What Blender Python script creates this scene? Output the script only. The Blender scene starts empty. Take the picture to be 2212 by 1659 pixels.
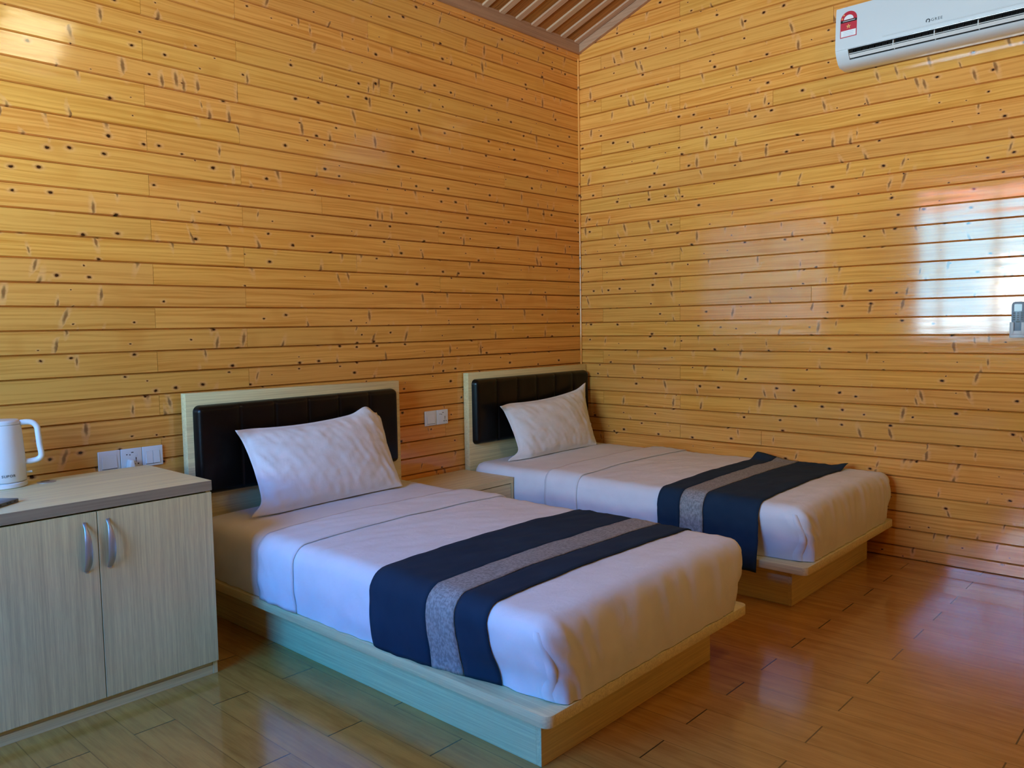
import bpy, bmesh, math, random
import numpy as np
from mathutils import Matrix, Vector, noise
random.seed(7)
SC = bpy.context.scene
COL = SC.collection

# ------------------------------------------------------------ camera
CAM = np.array([-4.6947, -3.6203, 1.3264])
YAW, PITCH, ROLL, FPX = .7427, -.0731, -.0164, 1745.13
fw = np.array([math.cos(PITCH)*math.cos(YAW), math.cos(PITCH)*math.sin(YAW), math.sin(PITCH)])
rt = np.array([math.sin(YAW), -math.cos(YAW), 0.]); up = np.cross(rt, fw)
c, s = math.cos(ROLL), math.sin(ROLL)
r2, u2 = c*rt+s*up, -s*rt+c*up
cam_d = bpy.data.cameras.new('camera'); cam = bpy.data.objects.new('camera', cam_d); COL.objects.link(cam)
cam.matrix_world = Matrix(((r2[0], u2[0], -fw[0], CAM[0]), (r2[1], u2[1], -fw[1], CAM[1]), (r2[2], u2[2], -fw[2], CAM[2]), (0, 0, 0, 1)))
cam_d.sensor_width = 36; cam_d.sensor_fit = 'HORIZONTAL'; cam_d.lens = 36*FPX/2212; cam_d.clip_start = .02
SC.camera = cam
SC.view_settings.view_transform = 'Standard'; SC.view_settings.look = 'None'
SC.view_settings.exposure = .08; SC.view_settings.gamma = 1; SC.view_settings.use_curve_mapping = False

cy_ = SC.cycles
cy_.max_bounces = 7; cy_.diffuse_bounces = 3; cy_.glossy_bounces = 3; cy_.transmission_bounces = 2; cy_.transparent_max_bounces = 4
cy_.caustics_refractive = False; cy_.caustics_reflective = False
cy_.use_adaptive_sampling = True; cy_.adaptive_threshold = .04

# ------------------------------------------------------------ room numbers (metres)
P = .0975; ZF = -14.6736
def ZK(k): return (12-k-ZF)*P            # height of cladding seam k
ZE, SL = 3.234, .3486                    # eave height, roof slope
XL, YF = -6.0, -5.2                      # far left wall, wall behind the camera
WIN = (-2.35, -.57, 1.14, 2.82)          # window in the left wall: y0 y1 z0 z1
LAMPS = 12.5; LAMP2 = 1.0; SKY = 1.0

# ------------------------------------------------------------ node helper
class NT:
    def __init__(s, name):
        s.m = bpy.data.materials.new(name); s.m.use_nodes = True
        s.t = s.m.node_tree; s.t.nodes.clear()
        s.out = s.t.nodes.new('ShaderNodeOutputMaterial')
    def put(s, sock, v):
        if isinstance(v, bpy.types.NodeSocket): s.t.links.new(v, sock)
        elif isinstance(v, (tuple, list)) and len(v) == 3 and sock.type == 'RGBA': sock.default_value = (*v, 1)
        else: sock.default_value = v
    def n(s, typ, ins=None, out=0, **kw):
        nd = s.t.nodes.new(typ)
        for k, v in kw.items(): setattr(nd, k, v)
        for k, v in (ins or {}).items(): s.put(nd.inputs[k], v)
        return nd.outputs[out]
    def ma(s, op, a, b=0., c=0., clamp=False):
        nd = s.t.nodes.new('ShaderNodeMath'); nd.operation = op; nd.use_clamp = clamp
        s.put(nd.inputs[0], a); s.put(nd.inputs[1], b); s.put(nd.inputs[2], c); return nd.outputs[0]
    def vm(s, op, a, b=(0, 0, 0)):
        nd = s.t.nodes.new('ShaderNodeVectorMath'); nd.operation = op
        s.put(nd.inputs[0], a); s.put(nd.inputs[1], b); return nd.outputs[0]
    def mix(s, f, a, b, bt='MIX'):
        nd = s.t.nodes.new('ShaderNodeMix'); nd.data_type = 'RGBA'; nd.blend_type = bt
        s.put(nd.inputs[0], f); s.put(nd.inputs[6], a); s.put(nd.inputs[7], b); return nd.outputs[2]
    def ss(s, v, a, b, lo=0., hi=1.):
        nd = s.t.nodes.new('ShaderNodeMapRange'); nd.interpolation_type = 'SMOOTHSTEP'
        for k, x in zip(range(5), (v, a, b, lo, hi)): s.put(nd.inputs[k], x)
        return nd.outputs[0]
    def comb(s, x, y, z): return s.n('ShaderNodeCombineXYZ', {0: x, 1: y, 2: z})
    def sep(s, v):
        nd = s.t.nodes.new('ShaderNodeSeparateXYZ'); s.put(nd.inputs[0], v); return nd.outputs
    def bsdf(s, **kw):
        nd = s.t.nodes.new('ShaderNodeBsdfPrincipled')
        for k, v in kw.items(): s.put(nd.inputs[k.replace('_', ' ')], v)
        s.t.links.new(nd.outputs[0], s.out.inputs[0]); return nd
    def bump(s, h, st, dist=.001): return s.n('ShaderNodeBump', {'Height': h, 'Strength': st, 'Distance': dist})
    def noise(s, v, sc, det=3., rough=.5, dist=0., dims='3D'):
        return s.n('ShaderNodeTexNoise', {'Vector': v, 'Scale': sc, 'Detail': det, 'Roughness': rough, 'Distortion': dist}, noise_dimensions=dims)

# ------------------------------------------------------------ world: blue daylight with a bright band low in the sky
W = bpy.data.worlds.new('world'); SC.world = W; W.use_nodes = True
class WT(NT):
    def __init__(s): s.t = W.node_tree; s.t.nodes.clear(); s.out = s.t.nodes.new('ShaderNodeOutputWorld')
w = WT(); tc = w.n('ShaderNodeTexCoord', out=0)
wx, wy, wz = w.sep(tc)
sky = w.mix(w.ss(wz, .09, .18), (5.2, 17.0, 25.0), (14.0, 21.0, 26.))
sky = w.mix(w.ss(wz, .21, .36), sky, (.1, 7.4, 26.5))
gnd = w.mix(w.ss(wz, -.22, -.5), (25., 35., 44.), (3., 4., 4.5))
sky = w.mix(w.ss(wz, -.012, .006), gnd, sky)
band = w.ma('MULTIPLY', w.ma('MULTIPLY', w.ss(wz, .008, .016), w.ss(wz, .066, .058)), w.ma('MULTIPLY', w.ss(wy, .212, .204), w.ss(wy, .085, .10)))
sky = w.mix(band, sky, (48., 48., 46.))
bg = w.n('ShaderNodeBackground', {0: sky, 1: SKY}); w.t.links.new(bg, w.out.inputs[0])
pd = bpy.data.lights.new('window_daylight', 'AREA'); pd.shape = 'RECTANGLE'; pd.size = WIN[1]-WIN[0]; pd.size_y = WIN[3]-WIN[2]
pd.cycles.is_portal = True
po = bpy.data.objects.new('window_daylight', pd); COL.objects.link(po)
po.location = (XL-.06, (WIN[0]+WIN[1])/2, (WIN[2]+WIN[3])/2); po.rotation_euler = (math.pi/2, 0, -math.pi/2)

# ------------------------------------------------------------ mesh helpers
def wl(o):
    v = Vector((0, 0, 0))
    while o: v += o.location; o = o.parent
    return v
def mk(name, VF, mat, parent=None, smooth=False, label=None, cat=None, group=None, kind=None, origin=None):
    V, F = VF[0], VF[1]
    V = np.array(V, float)
    if parent is None:
        o0 = np.array(origin) if origin is not None else np.array([(V[:, 0].min()+V[:, 0].max())/2, (V[:, 1].min()+V[:, 1].max())/2, V[:, 2].min()])
    else: o0 = np.array(wl(parent))
    me = bpy.data.meshes.new(name); me.from_pydata((V-o0).tolist(), [], F); me.update()
    me.materials.append(mat)
    if smooth is True or smooth:
        me.polygons.foreach_set('use_smooth', [True]*len(me.polygons))
        if smooth != True: me.set_sharp_from_angle(angle=smooth)
    ob = bpy.data.objects.new(name, me); COL.objects.link(ob)
    if parent is None: ob.location = Vector(o0)
    else: ob.parent = parent
    tag(ob, label, cat, group, kind)
    return ob
def tag(o, label=None, cat=None, group=None, kind=None):
    if label: o['label'] = label
    if cat: o['category'] = cat
    if group: o['group'] = group
    if kind: o['kind'] = kind
    return o
def thing(name, label, cat, loc, group=None):
    o = bpy.data.objects.new(name, None); COL.objects.link(o); o.location = loc; o.empty_display_size = .1
    return tag(o, label, cat, group)
def joinm(*parts):
    V, F = [], []
    for v, f in parts:
        n = len(V); V += [tuple(q) for q in v]; F += [tuple(i+n for i in g) for g in f]
    return V, F
def bm_out(bm):
    bm.verts.index_update(); V = [tuple(v.co) for v in bm.verts]; F = [tuple(v.index for v in f.verts) for f in bm.faces]; bm.free(); return V, F
def box(x0, x1, y0, y1, z0, z1, bev=0, seg=2):
    bm = bmesh.new(); bmesh.ops.create_cube(bm, size=1)
    for v in bm.verts:
        v.co = Vector(((x0+x1)/2+v.co.x*(x1-x0), (y0+y1)/2+v.co.y*(y1-y0), (z0+z1)/2+v.co.z*(z1-z0)))
    if bev: bmesh.ops.bevel(bm, geom=bm.edges[:], offset=bev, segments=seg, profile=.5, affect='EDGES')
    return bm_out(bm)
def prism(poly, fn, a0, a1, bev=0):
    """extrude 2D polygon; fn(p, q, a) -> xyz"""
    bm = bmesh.new(); n = len(poly)
    A = [bm.verts.new(fn(p, q, a0)) for p, q in poly]; B = [bm.verts.new(fn(p, q, a1)) for p, q in poly]
    bm.faces.new(A); bm.faces.new(B[::-1])
    for i in range(n): bm.faces.new((A[i], B[i], B[(i+1) % n], A[(i+1) % n]))
    bmesh.ops.recalc_face_normals(bm, faces=bm.faces[:])
    if bev: bmesh.ops.bevel(bm, geom=bm.edges[:], offset=bev, segments=2, profile=.5, affect='EDGES')
    return bm_out(bm)
def rrect(x0, x1, y0, y1, r, n=6):
    out = []
    for cx, cy, a in ((x1-r, y1-r, 0), (x0+r, y1-r, 90), (x0+r, y0+r, 180), (x1-r, y0+r, 270)):
        for i in range(n+1):
            t = math.radians(a+90*i/n); out.append((cx+r*math.cos(t), cy+r*math.sin(t)))
    return out
def lathe(prof, cx, cy, n=48, sx=1, sy=1):
    V, F = [], []
    for r, z in prof:
        for i in range(n):
            a = 2*math.pi*i/n; V.append((cx+r*math.cos(a)*sx, cy+r*math.sin(a)*sy, z))
    for j in range(len(prof)-1):
        for i in range(n): F.append((j*n+i, j*n+(i+1) % n, (j+1)*n+(i+1) % n, (j+1)*n+i))
    if prof[0][0] > 1e-5: F.append(tuple(range(n))[::-1])
    if prof[-1][0] > 1e-5: F.append(tuple(range((len(prof)-1)*n, len(prof)*n)))
    return V, F
def tube(pts, rad, n=12, flat=1.):
    pts = [Vector(p) for p in pts]; V, F = [], []
    ref = None
    for i, p in enumerate(pts):
        t = (pts[min(i+1, len(pts)-1)]-pts[max(i-1, 0)]).normalized()
        if ref is None: ref = t.orthogonal().normalized()
        ref = (ref-t*ref.dot(t)).normalized(); b = t.cross(ref)
        r = rad[i] if isinstance(rad, (list, tuple)) else rad
        for k in range(n):
            a = 2*math.pi*k/n; V.append(tuple(p+ref*math.cos(a)*r+b*math.sin(a)*r*flat))
    for i in range(len(pts)-1):
        for k in range(n): F.append((i*n+k, i*n+(k+1) % n, (i+1)*n+(k+1) % n, (i+1)*n+k))
    F.append(tuple(range(n))[::-1]); F.append(tuple(range((len(pts)-1)*n, len(pts)*n)))
    return V, F
def text_mesh(txt, size, fn, ext=.0006, spacing=1.):
    cu = bpy.data.curves.new('t', 'FONT'); cu.body = txt; cu.size = size; cu.extrude = ext; cu.align_x = 'CENTER'; cu.align_y = 'CENTER'; cu.space_character = spacing
    cu.resolution_u = 3; ob = bpy.data.objects.new('t', cu); COL.objects.link(ob)
    bpy.context.view_layer.update()
    me = bpy.data.meshes.new_from_object(ob)
    V = [fn(v.co.x, v.co.y, v.co.z) for v in me.vertices]; F = [tuple(p.vertices) for p in me.polygons]
    bpy.data.objects.remove(ob); bpy.data.curves.remove(cu); bpy.data.meshes.remove(me)
    return V, F

# ------------------------------------------------------------ materials
def plain(name, col, rough=.5, coat=0., metal=0., spec=.5, bumpn=None):
    m = NT(name); b = m.bsdf(Base_Color=col, Roughness=rough, Metallic=metal, Coat_Weight=coat, Coat_Roughness=.08, Specular_IOR_Level=spec)
    o = m.n('ShaderNodeTexCoord', out=3)
    nz = m.noise(o, bumpn[0] if bumpn else 40., 2.)
    m.put(b.inputs['Roughness'], m.ss(nz, .2, .8, max(0, rough-.04), rough+.04))
    if bumpn: m.put(b.inputs['Normal'], m.bump(nz, bumpn[1], .002))
    return m.m

def pine(name, light, dark, knots=True, coat=1.):
    m = NT(name)
    uv = m.n('ShaderNodeUVMap', uv_map='UVMap'); rnd = m.n('ShaderNodeAttribute', attribute_name='rnd', out=2)
    rnd2 = m.n('ShaderNodeMath', {0: m.ma('MULTIPLY', rnd, 7.31)}, operation='FRACT')
    U, V, _ = m.sep(uv)
    off = m.ma('MULTIPLY', rnd, 37.7)
    Uo = m.ma('ADD', U, off)
    warp = m.noise(m.comb(m.ma('MULTIPLY', Uo, 2.2), m.ma('MULTIPLY', V, 9.), off), 1., 1.)
    Vw = m.ma('ADD', V, m.ma('MULTIPLY', m.ma('SUBTRACT', warp, .5), .03))
    # knots
    jit = m.n('ShaderNodeTexNoise', {'Vector': m.comb(Uo, V, 0.), 'Scale': 60., 'Detail': 1.}, out=1)
    jx, jy, _ = m.sep(jit)
    ku = m.ma('ADD', Uo, m.ma('MULTIPLY', m.ma('SUBTRACT', jx, .5), .008)); kv = m.ma('ADD', V, m.ma('MULTIPLY', m.ma('SUBTRACT', jy, .5), .008))
    def vor(vec, thr, rmin, rmax):
        nd = m.t.nodes.new('ShaderNodeTexVoronoi'); nd.voronoi_dimensions = '2D'; m.put(nd.inputs['Vector'], vec); m.put(nd.inputs['Scale'], 1.)
        cr, cg, _ = m.sep(nd.outputs['Color'])
        act = m.ma('GREATER_THAN', cr, thr)
        r = m.ss(cg, 0., 1., rmin, rmax)
        return m.ma('DIVIDE', nd.outputs['Distance'], r), act
    dA, aA = vor(m.comb(m.ma('MULTIPLY', ku, 8.), m.ma('MULTIPLY', kv, 12.), 0.), .58, .026, .080)
    sl = m.ma('MULTIPLY', m.ma('SUBTRACT', rnd2, .5), .7)
    ku2 = m.ma('ADD', ku, m.ma('MULTIPLY', kv, sl))
    dB, aB = vor(m.comb(m.ma('MULTIPLY', ku2, 30.), m.ma('MULTIPLY', kv, 8.5), 3.), .925, .14, .32)
    core = m.ma('MAXIMUM', m.ma('MULTIPLY', m.ss(dA, 1.15, .6), aA), m.ma('MULTIPLY', m.ss(dB, 1.1, .3), m.ma('MULTIPLY', aB, .75)))
    halo = m.ma('MAXIMUM', m.ma('MULTIPLY', m.ss(dA, 3.4, 1.), aA), m.ma('MULTIPLY', m.ss(dB, 2.6, 1.), aB))
    # grain
    g1 = m.noise(m.comb(m.ma('MULTIPLY', Uo, 1.6), m.ma('MULTIPLY', m.ma('ADD', Vw, m.ma('MULTIPLY', halo, .004)), 95.), off), 1., 4., .55)
    g2 = m.noise(m.comb(m.ma('MULTIPLY', Uo, 14.), m.ma('MULTIPLY', Vw, 420.), off), 1., 2., .6)
    g3 = m.noise(m.comb(m.ma('MULTIPLY', Uo, 1.1), m.ma('MULTIPLY', V, 6.), off), 1., 2.)
    f = m.ma('MULTIPLY', m.ss(g1, .35, .72), .75)
    f = m.ma('ADD', f, m.ma('MULTIPLY', m.ma('SUBTRACT', g2, .5), .35))
    f = m.ma('ADD', f, m.ma('MULTIPLY', m.ma('SUBTRACT', g3, .5), .8))
    f = m.ma('ADD', f, m.ma('MULTIPLY', m.ma('SUBTRACT', rnd2, .5), .3), clamp=True)
    ng = m.noise(m.comb(m.ma('MULTIPLY', Uo, 5.), m.ma('MULTIPLY', V, 5.), off), 1., 1.)
    colr = m.mix(f, light, dark)
    colr = m.mix(m.ss(ng, .62, .8, 0., .3), colr, dark)
    hv = m.n('ShaderNodeHueSaturation', {'Hue': m.ss(rnd, 0, 1, .4965, .5035), 'Value': m.ss(rnd2, 0, 1, .93, 1.05), 'Color': colr})
    if knots:
        hv = m.mix(m.ma('MULTIPLY', halo, .38), hv, (light[0], light[1]*1.1, light[2]*2.2))
        hv = m.mix(m.ma('MULTIPLY', m.ma('MULTIPLY', m.ss(dA, 1.9, 1.), aA), .6), hv, (dark[0]*.6, dark[1]*.5, dark[2]*.5))
        hv = m.mix(core, hv, m.mix(m.ma('MULTIPLY', m.ss(dB, 1.1, .3), aB), (.035, .010, .004), (.15, .045, .012)))
    # slow waviness and cupping of the boards breaks up the reflections
    h2 = m.noise(m.comb(m.ma('MULTIPLY', Uo, 1.5), m.ma('MULTIPLY', V, 14.), off), 1., 1.)
    cb = m.n('ShaderNodeBump', {'Height': h2, 'Strength': .35, 'Distance': .0022})
    m.bsdf(Base_Color=hv, Roughness=.55, Specular_IOR_Level=.06, Coat_Weight=coat, Coat_Roughness=m.ss(g2, .3, .8, .05, .14), Coat_IOR=1.5, Coat_Normal=cb)
    return m.m
M = {}
M['pine'] = pine('pine_cladding', (.89, .408, .088), (.65, .224, .028))
def pine_far():
    m = NT('pine_cladding_far_walls'); rnd = m.n('ShaderNodeAttribute', attribute_name='rnd', out=2)
    m.bsdf(Base_Color=m.mix(rnd, (.80, .36, .066), (.70, .29, .044)), Roughness=.4, Specular_IOR_Level=.4)
    return m.m
M['pine_far'] = pine_far()
M['plank'] = pine('ceiling_plank', (.44, .17, .04), (.14, .045, .013), knots=False, coat=.25)
M['batten'] = pine('ceiling_batten', (.62, .38, .23), (.46, .26, .15), knots=False, coat=.1)
M['beam'] = pine('trim_wood', (.52, .30, .17), (.38, .20, .11), knots=False, coat=.2)

def laminate(name, light, dark, axis, rough=.42):
    m = NT(name); o = m.n('ShaderNodeTexCoord', out=3); sc = {'x': (2.5, 160, 160), 'y': (160, 2.5, 160), 'z': (160, 160, 2.5)}[axis]
    v = m.vm('MULTIPLY', o, sc)
    a = m.noise(v, 1., 4., .65); b = m.noise(m.vm('MULTIPLY', v, (.28, .28, .6)), 1., 2.); g = m.noise(m.vm('MULTIPLY', v, (3.2, 3.2, 8.)), 1., 1.)
    f = m.ma('ADD', m.ma('MULTIPLY', m.ss(a, .3, .7), .6), m.ma('ADD', m.ma('MULTIPLY', m.ss(b, .3, .7), .3), m.ma('MULTIPLY', m.ss(g, .35, .7), .25)), clamp=True)
    m.bsdf(Base_Color=m.mix(f, dark, light), Roughness=rough, Specular_IOR_Level=.4, Normal=m.bump(a, .12, .0008))
    return m.m
LA, LB = (.88, .74, .38), (.62, .49, .25)
M['lam_x'] = laminate('oak_laminate_horizontal', LA, LB, 'x'); M['lam_y'] = laminate('oak_laminate_lengthwise', LA, LB, 'y'); M['lam_z'] = laminate('oak_laminate_vertical', LA, LB, 'z')
M['edge_x'] = laminate('oak_edge_band', (.40, .31, .19), (.29, .21, .13), 'x')

def floor_mat():
    m = NT('oak_plank_floor'); o = m.n('ShaderNodeTexCoord', out=3); X, Y, Z = m.sep(o)
    Wd, L = .13775, .8385
    k = m.ma('DIVIDE', m.ma('ADD', X, .349+Wd*40), Wd); ki = m.ma('FLOOR', k); kf = m.ma('SUBTRACT', k, ki)
    par = m.ma('MODULO', ki, 2.)                      # 0 -> joints at -2.628, 1 -> at -2.285
    j = m.ma('DIVIDE', m.ma('ADD', Y, m.ma('ADD', 2.628+L*20, m.ma('MULTIPLY', par, -.343))), L); ji = m.ma('FLOOR', j); jf = m.ma('SUBTRACT', j, ji)
    rn = m.n('ShaderNodeTexWhiteNoise', {'Vector': m.comb(ki, ji, 0.)}, noise_dimensions='3D')
    off = m.ma('MULTIPLY', rn, 19.)
    px = m.ma('ADD', X, off); vec = m.comb(m.ma('MULTIPLY', px, 42.), m.ma('MULTIPLY', Y, 3.2), off)
    wob = m.noise(m.comb(m.ma('MULTIPLY', px, 9.), m.ma('MULTIPLY', Y, 3.5), off), 1., 3.)
    rings = m.n('ShaderNodeMath', {0: m.ma('MULTIPLY', wob, 22.)}, operation='SINE')
    g = m.noise(vec, 1., 5., .6, .3); fine = m.noise(m.vm('MULTIPLY', vec, (6., 4., 1.)), 1., 2.)
    f = m.ma('ADD', m.ma('MULTIPLY', m.ss(g, .3, .7), .55), m.ma('ADD', m.ma('MULTIPLY', rings, .10), m.ma('MULTIPLY', fine, .4)), clamp=True)
    f = m.ma('ADD', f, m.ma('MULTIPLY', m.ma('SUBTRACT', rn, .5), .12), clamp=True)
    colr = m.mix(f, (.43, .165, .028), (.66, .295, .056))
    ex = m.ma('MULTIPLY', m.ma('MINIMUM', kf, m.ma('SUBTRACT', 1., kf)), Wd); ey = m.ma('MULTIPLY', m.ma('MINIMUM', jf, m.ma('SUBTRACT', 1., jf)), L)
    seam = m.ss(ex, .0006, .0022, .45, 0.); end = m.ss(ey, .0016, .0032, .9, 0.)
    gap = m.ma('MAXIMUM', seam, end)
    colr = m.mix(gap, colr, (.04, .013, .004))
    hb = m.ma('SUBTRACT', m.ma('MULTIPLY', g, .12), gap)
    til = m.ma('MULTIPLY', m.ma('SUBTRACT', rn, .5), m.ma('MULTIPLY', kf, .5))
    m.bsdf(Base_Color=colr, Roughness=m.ss(g, .3, .7, .15, .22), Specular_IOR_Level=.5, Coat_Weight=.6, Coat_Roughness=.09, Normal=m.bump(m.ma('ADD', hb, til), .16, .0006))
    return m.m
M['floor'] = floor_mat()

def cloth(name, ca, cb, scale, amp, rough=.9, weave=0., sheen=0.):
    m = NT(name); o = m.n('ShaderNodeTexCoord', out=3)
    n1 = m.noise(m.vm('MULTIPLY', o, (1., 1.6, 1.)), scale, 4., .55, .6)
    h = n1
    if weave:
        a = m.noise(m.vm('MULTIPLY', o, (260, 70, 70)), 1., 1.); b = m.noise(m.vm('MULTIPLY', o, (70, 260, 70)), 1., 1.)
        f = m.ss(m.ma('ADD', a, b), .8, 1.2)
    else: f = m.ss(m.noise(o, 7., 2.), .3, .7)
    m.bsdf(Base_Color=m.mix(f, ca, cb), Roughness=rough, Specular_IOR_Level=.2, Sheen_Weight=sheen, Normal=m.bump(h, amp, .004))
    return m.m
M['sheet'] = cloth('white_sheet', (.80, .77, .75), (.84, .81, .79), 14., .55)
M['pillow'] = cloth('white_pillowcase', (.83, .80, .79), (.87, .84, .83), 16., .5)
M['navy'] = cloth('navy_cloth', (.012, .030, .055), (.015, .037, .066), 30., .15, .85)
M['stripe'] = cloth('grey_woven_stripe', (.24, .225, .21), (.38, .355, .33), 30., .15, .9, weave=1)
M['leather'] = plain('dark_brown_leather', (.0045, .0026, .0024), .34, coat=.12, spec=.22, bumpn=(260., .2))
M['white'] = plain('white_plastic', (.82, .83, .82), .32, coat=.3)
M['kettle'] = plain('cream_white_enamel', (.80, .79, .76), .35, coat=.3)
M['acwhite'] = plain('air_conditioner_white', (.68, .72, .74), .22, coat=.5)
M['black'] = plain('black_plastic', (.012, .012, .013), .4)
M['darkline'] = plain('dark_gap', (.03, .028, .028), .6)
M['metal'] = plain('brushed_metal', (.50, .51, .50), .42, metal=.75)
M['device'] = plain('dark_grey_plastic', (.10, .11, .12), .3)
M['red'] = plain('label_red', (.55, .02, .04), .5)
M['yellow'] = plain('label_star', (.95, .50, .15), .5)
M['paper'] = plain('label_white', (.85, .85, .85), .5)
M['remote'] = plain('remote_grey_blue', (.22, .30, .40), .35)
M['holder'] = plain('holder_grey', (.55, .60, .68), .4)
M['screen'] = plain('screen_grey', (.40, .55, .62), .25)
M['ink'] = plain('printed_grey_ink', (.05, .06, .07), .5)
M['frame'] = plain('window_frame_paint', (.75, .76, .76), .4)
M['wallpaint'] = plain('eave_lining', (.30, .2, .1), .7)
m = NT('window_glass'); tr = m.n('ShaderNodeBsdfTransparent', {0: (.97, .985, .98)}); gl = m.n('ShaderNodeBsdfGlossy', {0: (1, 1, 1), 'Roughness': .01})
m.t.links.new(m.n('ShaderNodeMixShader', {0: .06, 1: tr, 2: gl}), m.out.inputs[0]); M['glass'] = m.m
M['canopy'] = plain('red_roof_paint', (.78, .14, .09), .6)
m = NT('lamp_diffuser'); e = m.n('ShaderNodeEmission', {0: (1., .86, .52), 1: LAMPS}); m.t.links.new(e, m.out.inputs[0]); M['lamp'] = m.m
m = NT('lamp_diffuser_dim'); e = m.n('ShaderNodeEmission', {0: (1., .76, .46), 1: LAMP2}); m.t.links.new(e, m.out.inputs[0]); M['lamp2'] = m.m  # dim warm glow for the added fill panel over the beds

# ------------------------------------------------------------ cladding
def boards(name, mat, segs, place, ch=.0046, dp=.015, backs=()):
    """segs: (a0,a1,b0,b1,rnd[,tilt]); place(a,b,d)->xyz, d = out of the wall"""
    V, F, UV, R = [], [], [], []
    for a0, a1, b0, b1, rn in segs:
        n = len(V); t0 = (rn*13 % 1-.5)*.0007; t1 = (rn*29 % 1-.5)*.0007; e = .0009
        pts = [(a0, b0, -dp), (a1, b0, -dp), (a1, b1, -dp), (a0, b1, -dp), (a0+e, b0+ch, t0), (a1-e, b0+ch, t0), (a1-e, b1-ch, t1), (a0+e, b1-ch, t1)]
        V += [place(*q) for q in pts]
        for f in ((4, 5, 6, 7), (0, 1, 5, 4), (1, 2, 6, 5), (2, 3, 7, 6), (3, 0, 4, 7)):
            F.append(tuple(n+i for i in f)); R.append(rn)
            for i in f: UV.append((pts[i][0], pts[i][1]))
    for a0, a1, b0, b1 in backs:
        n = len(V); pts = [(a0, b0, -dp), (a1, b0, -dp), (a1, b1, -dp), (a0, b1, -dp)]
        V += [place(*q) for q in pts]; F.append((n, n+1, n+2, n+3)); R.append(.5); UV += [(q[0], q[1]) for q in pts]
    # check orientation
    a = [np.array(V[i]) for i in F[0]]; nrm = np.cross(a[1]-a[0], a[2]-a[0]); out = np.array(place(segs[0][0], segs[0][2], 1.))-np.array(place(segs[0][0], segs[0][2], 0.))
    if nrm @ out < 0:
        F = [f[::-1] for f in F]; U2 = []
        for i in range(0, len(UV), 4): U2 += UV[i:i+4][::-1]
        UV = U2
    ob = mk(name, (V, F), mat, kind='structure', origin=(0, 0, 0))
    me = ob.data; ul = me.uv_layers.new(name='UVMap'); ul.data.foreach_set('uv', np.array(UV, np.float32).ravel())
    at = me.attributes.new('rnd', 'FLOAT', 'FACE'); at.data.foreach_set('value', np.array(R, np.float32))
    return ob
def addrnd(ob, axis=0):
    """give any mesh the UVMap / rnd that the wood materials read"""
    me = ob.data; ul = me.uv_layers.new(name='UVMap'); at = me.attributes.new('rnd', 'FLOAT', 'FACE')
    at.data.foreach_set('value', np.full(len(me.polygons), (sum(map(ord, ob.name)) % 97)/97., np.float32))
    for p in me.polygons:
        for li in p.loop_indices:
            co = me.vertices[me.loops[li].vertex_index].co
            ul.data[li].uv = (co[axis], co[(axis+1) % 3]+co[(axis+2) % 3])
    return ob
def row_segs(a0, a1, b0, b1, joints):
    js = [a0]+sorted(j for j in joints if a0+.05 < j < a1-.05)+[a1]
    return [(js[i], js[i+1], b0, b1, random.random()) for i in range(len(js)-1)]
rows = []
k = 27
while True:
    z0 = 0. if k == 27 else ZK(k); z1 = ZK(k-1)
    rows.append((k-1, z0, z1)); k -= 1
    if z1 > 4.3: break
S = []
for k, z0, z1 in rows:
    if z0 > ZE+.1: break
    j = [-3.10 if k % 2 == 0 else -2.655]
    if random.random() < .5: j.append(random.uniform(-2.2, -.5))
    j.append(random.choice([-4.6, -4.2, -3.44]) if random.random() < .6 else -4.9)
    S += row_segs(XL, 0, z0, min(z1, ZE+.12), j)
boards('wall_back', M['pine'], S, lambda a, b, d: (a, -d, b), backs=[(XL-.03, .03, -.03, ZE+.2)])
def roofz(y): return ZE+SL*(-y) if y > YF/2 else ZE+SL*(y-YF)
def gable_rows(jf):
    S = []
    for k, z0, z1 in rows:
        lo = 0. if z1 < ZE else max(0., (z0-ZE-.03)/SL)
        if -lo <= YF/2: break
        S += row_segs(YF+lo, -lo, z0, z1, jf(k))
    return S
def jr(k):
    j = [-.826] if k % 2 == 0 else []
    if k % 3 == 0: j.append(-.20)
    elif random.random() < .5: j.append(random.uniform(-3.4, -1.2))
    return j
boards('wall_right', M['pine'], gable_rows(jr), lambda a, b, d: (-d, a, b), backs=[(YF-.03, .03, -.03, 4.35)])
# left wall with the window opening
S = []
for a0, a1, b0, b1, rn in gable_rows(lambda k: [random.uniform(-4.5, -.4)]):
    if b1 <= WIN[2] or b0 >= WIN[3]: S.append((a0, a1, b0, b1, rn)); continue
    if b0 < WIN[2]: S.append((a0, a1, b0, WIN[2], rn))
    if b1 > WIN[3]: S.append((a0, a1, WIN[3], b1, rn))
    c0, c1 = max(b0, WIN[2]), min(b1, WIN[3])
    if a0 < WIN[0]: S.append((a0, min(a1, WIN[0]), c0, c1, rn))
    if a1 > WIN[1]: S.append((max(a0, WIN[1]), a1, c0, c1, rn))
boards('wall_left', M['pine_far'], S, lambda a, b, d: (XL+d, a, b), backs=[(YF-.03, WIN[0], -.03, 4.35), (WIN[1], .03, -.03, 4.35), (WIN[0], WIN[1], -.03, WIN[2]), (WIN[0], WIN[1], WIN[3], 4.35)])
S = []
for k, z0, z1 in rows:
    if z0 > ZE+.1: break
    S += row_segs(XL, 0, z0, z1, [random.uniform(-5, -1)])
boards('wall_front', M['pine_far'], S, lambda a, b, d: (a, YF+d, b), backs=[(XL-.03, .03, -.03, ZE+.2)])
# floor slab
mk('floor', box(XL-.05, .05, YF-.05, .05, -.05, 0), M['floor'], kind='structure', origin=(0, 0, 0))
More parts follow.
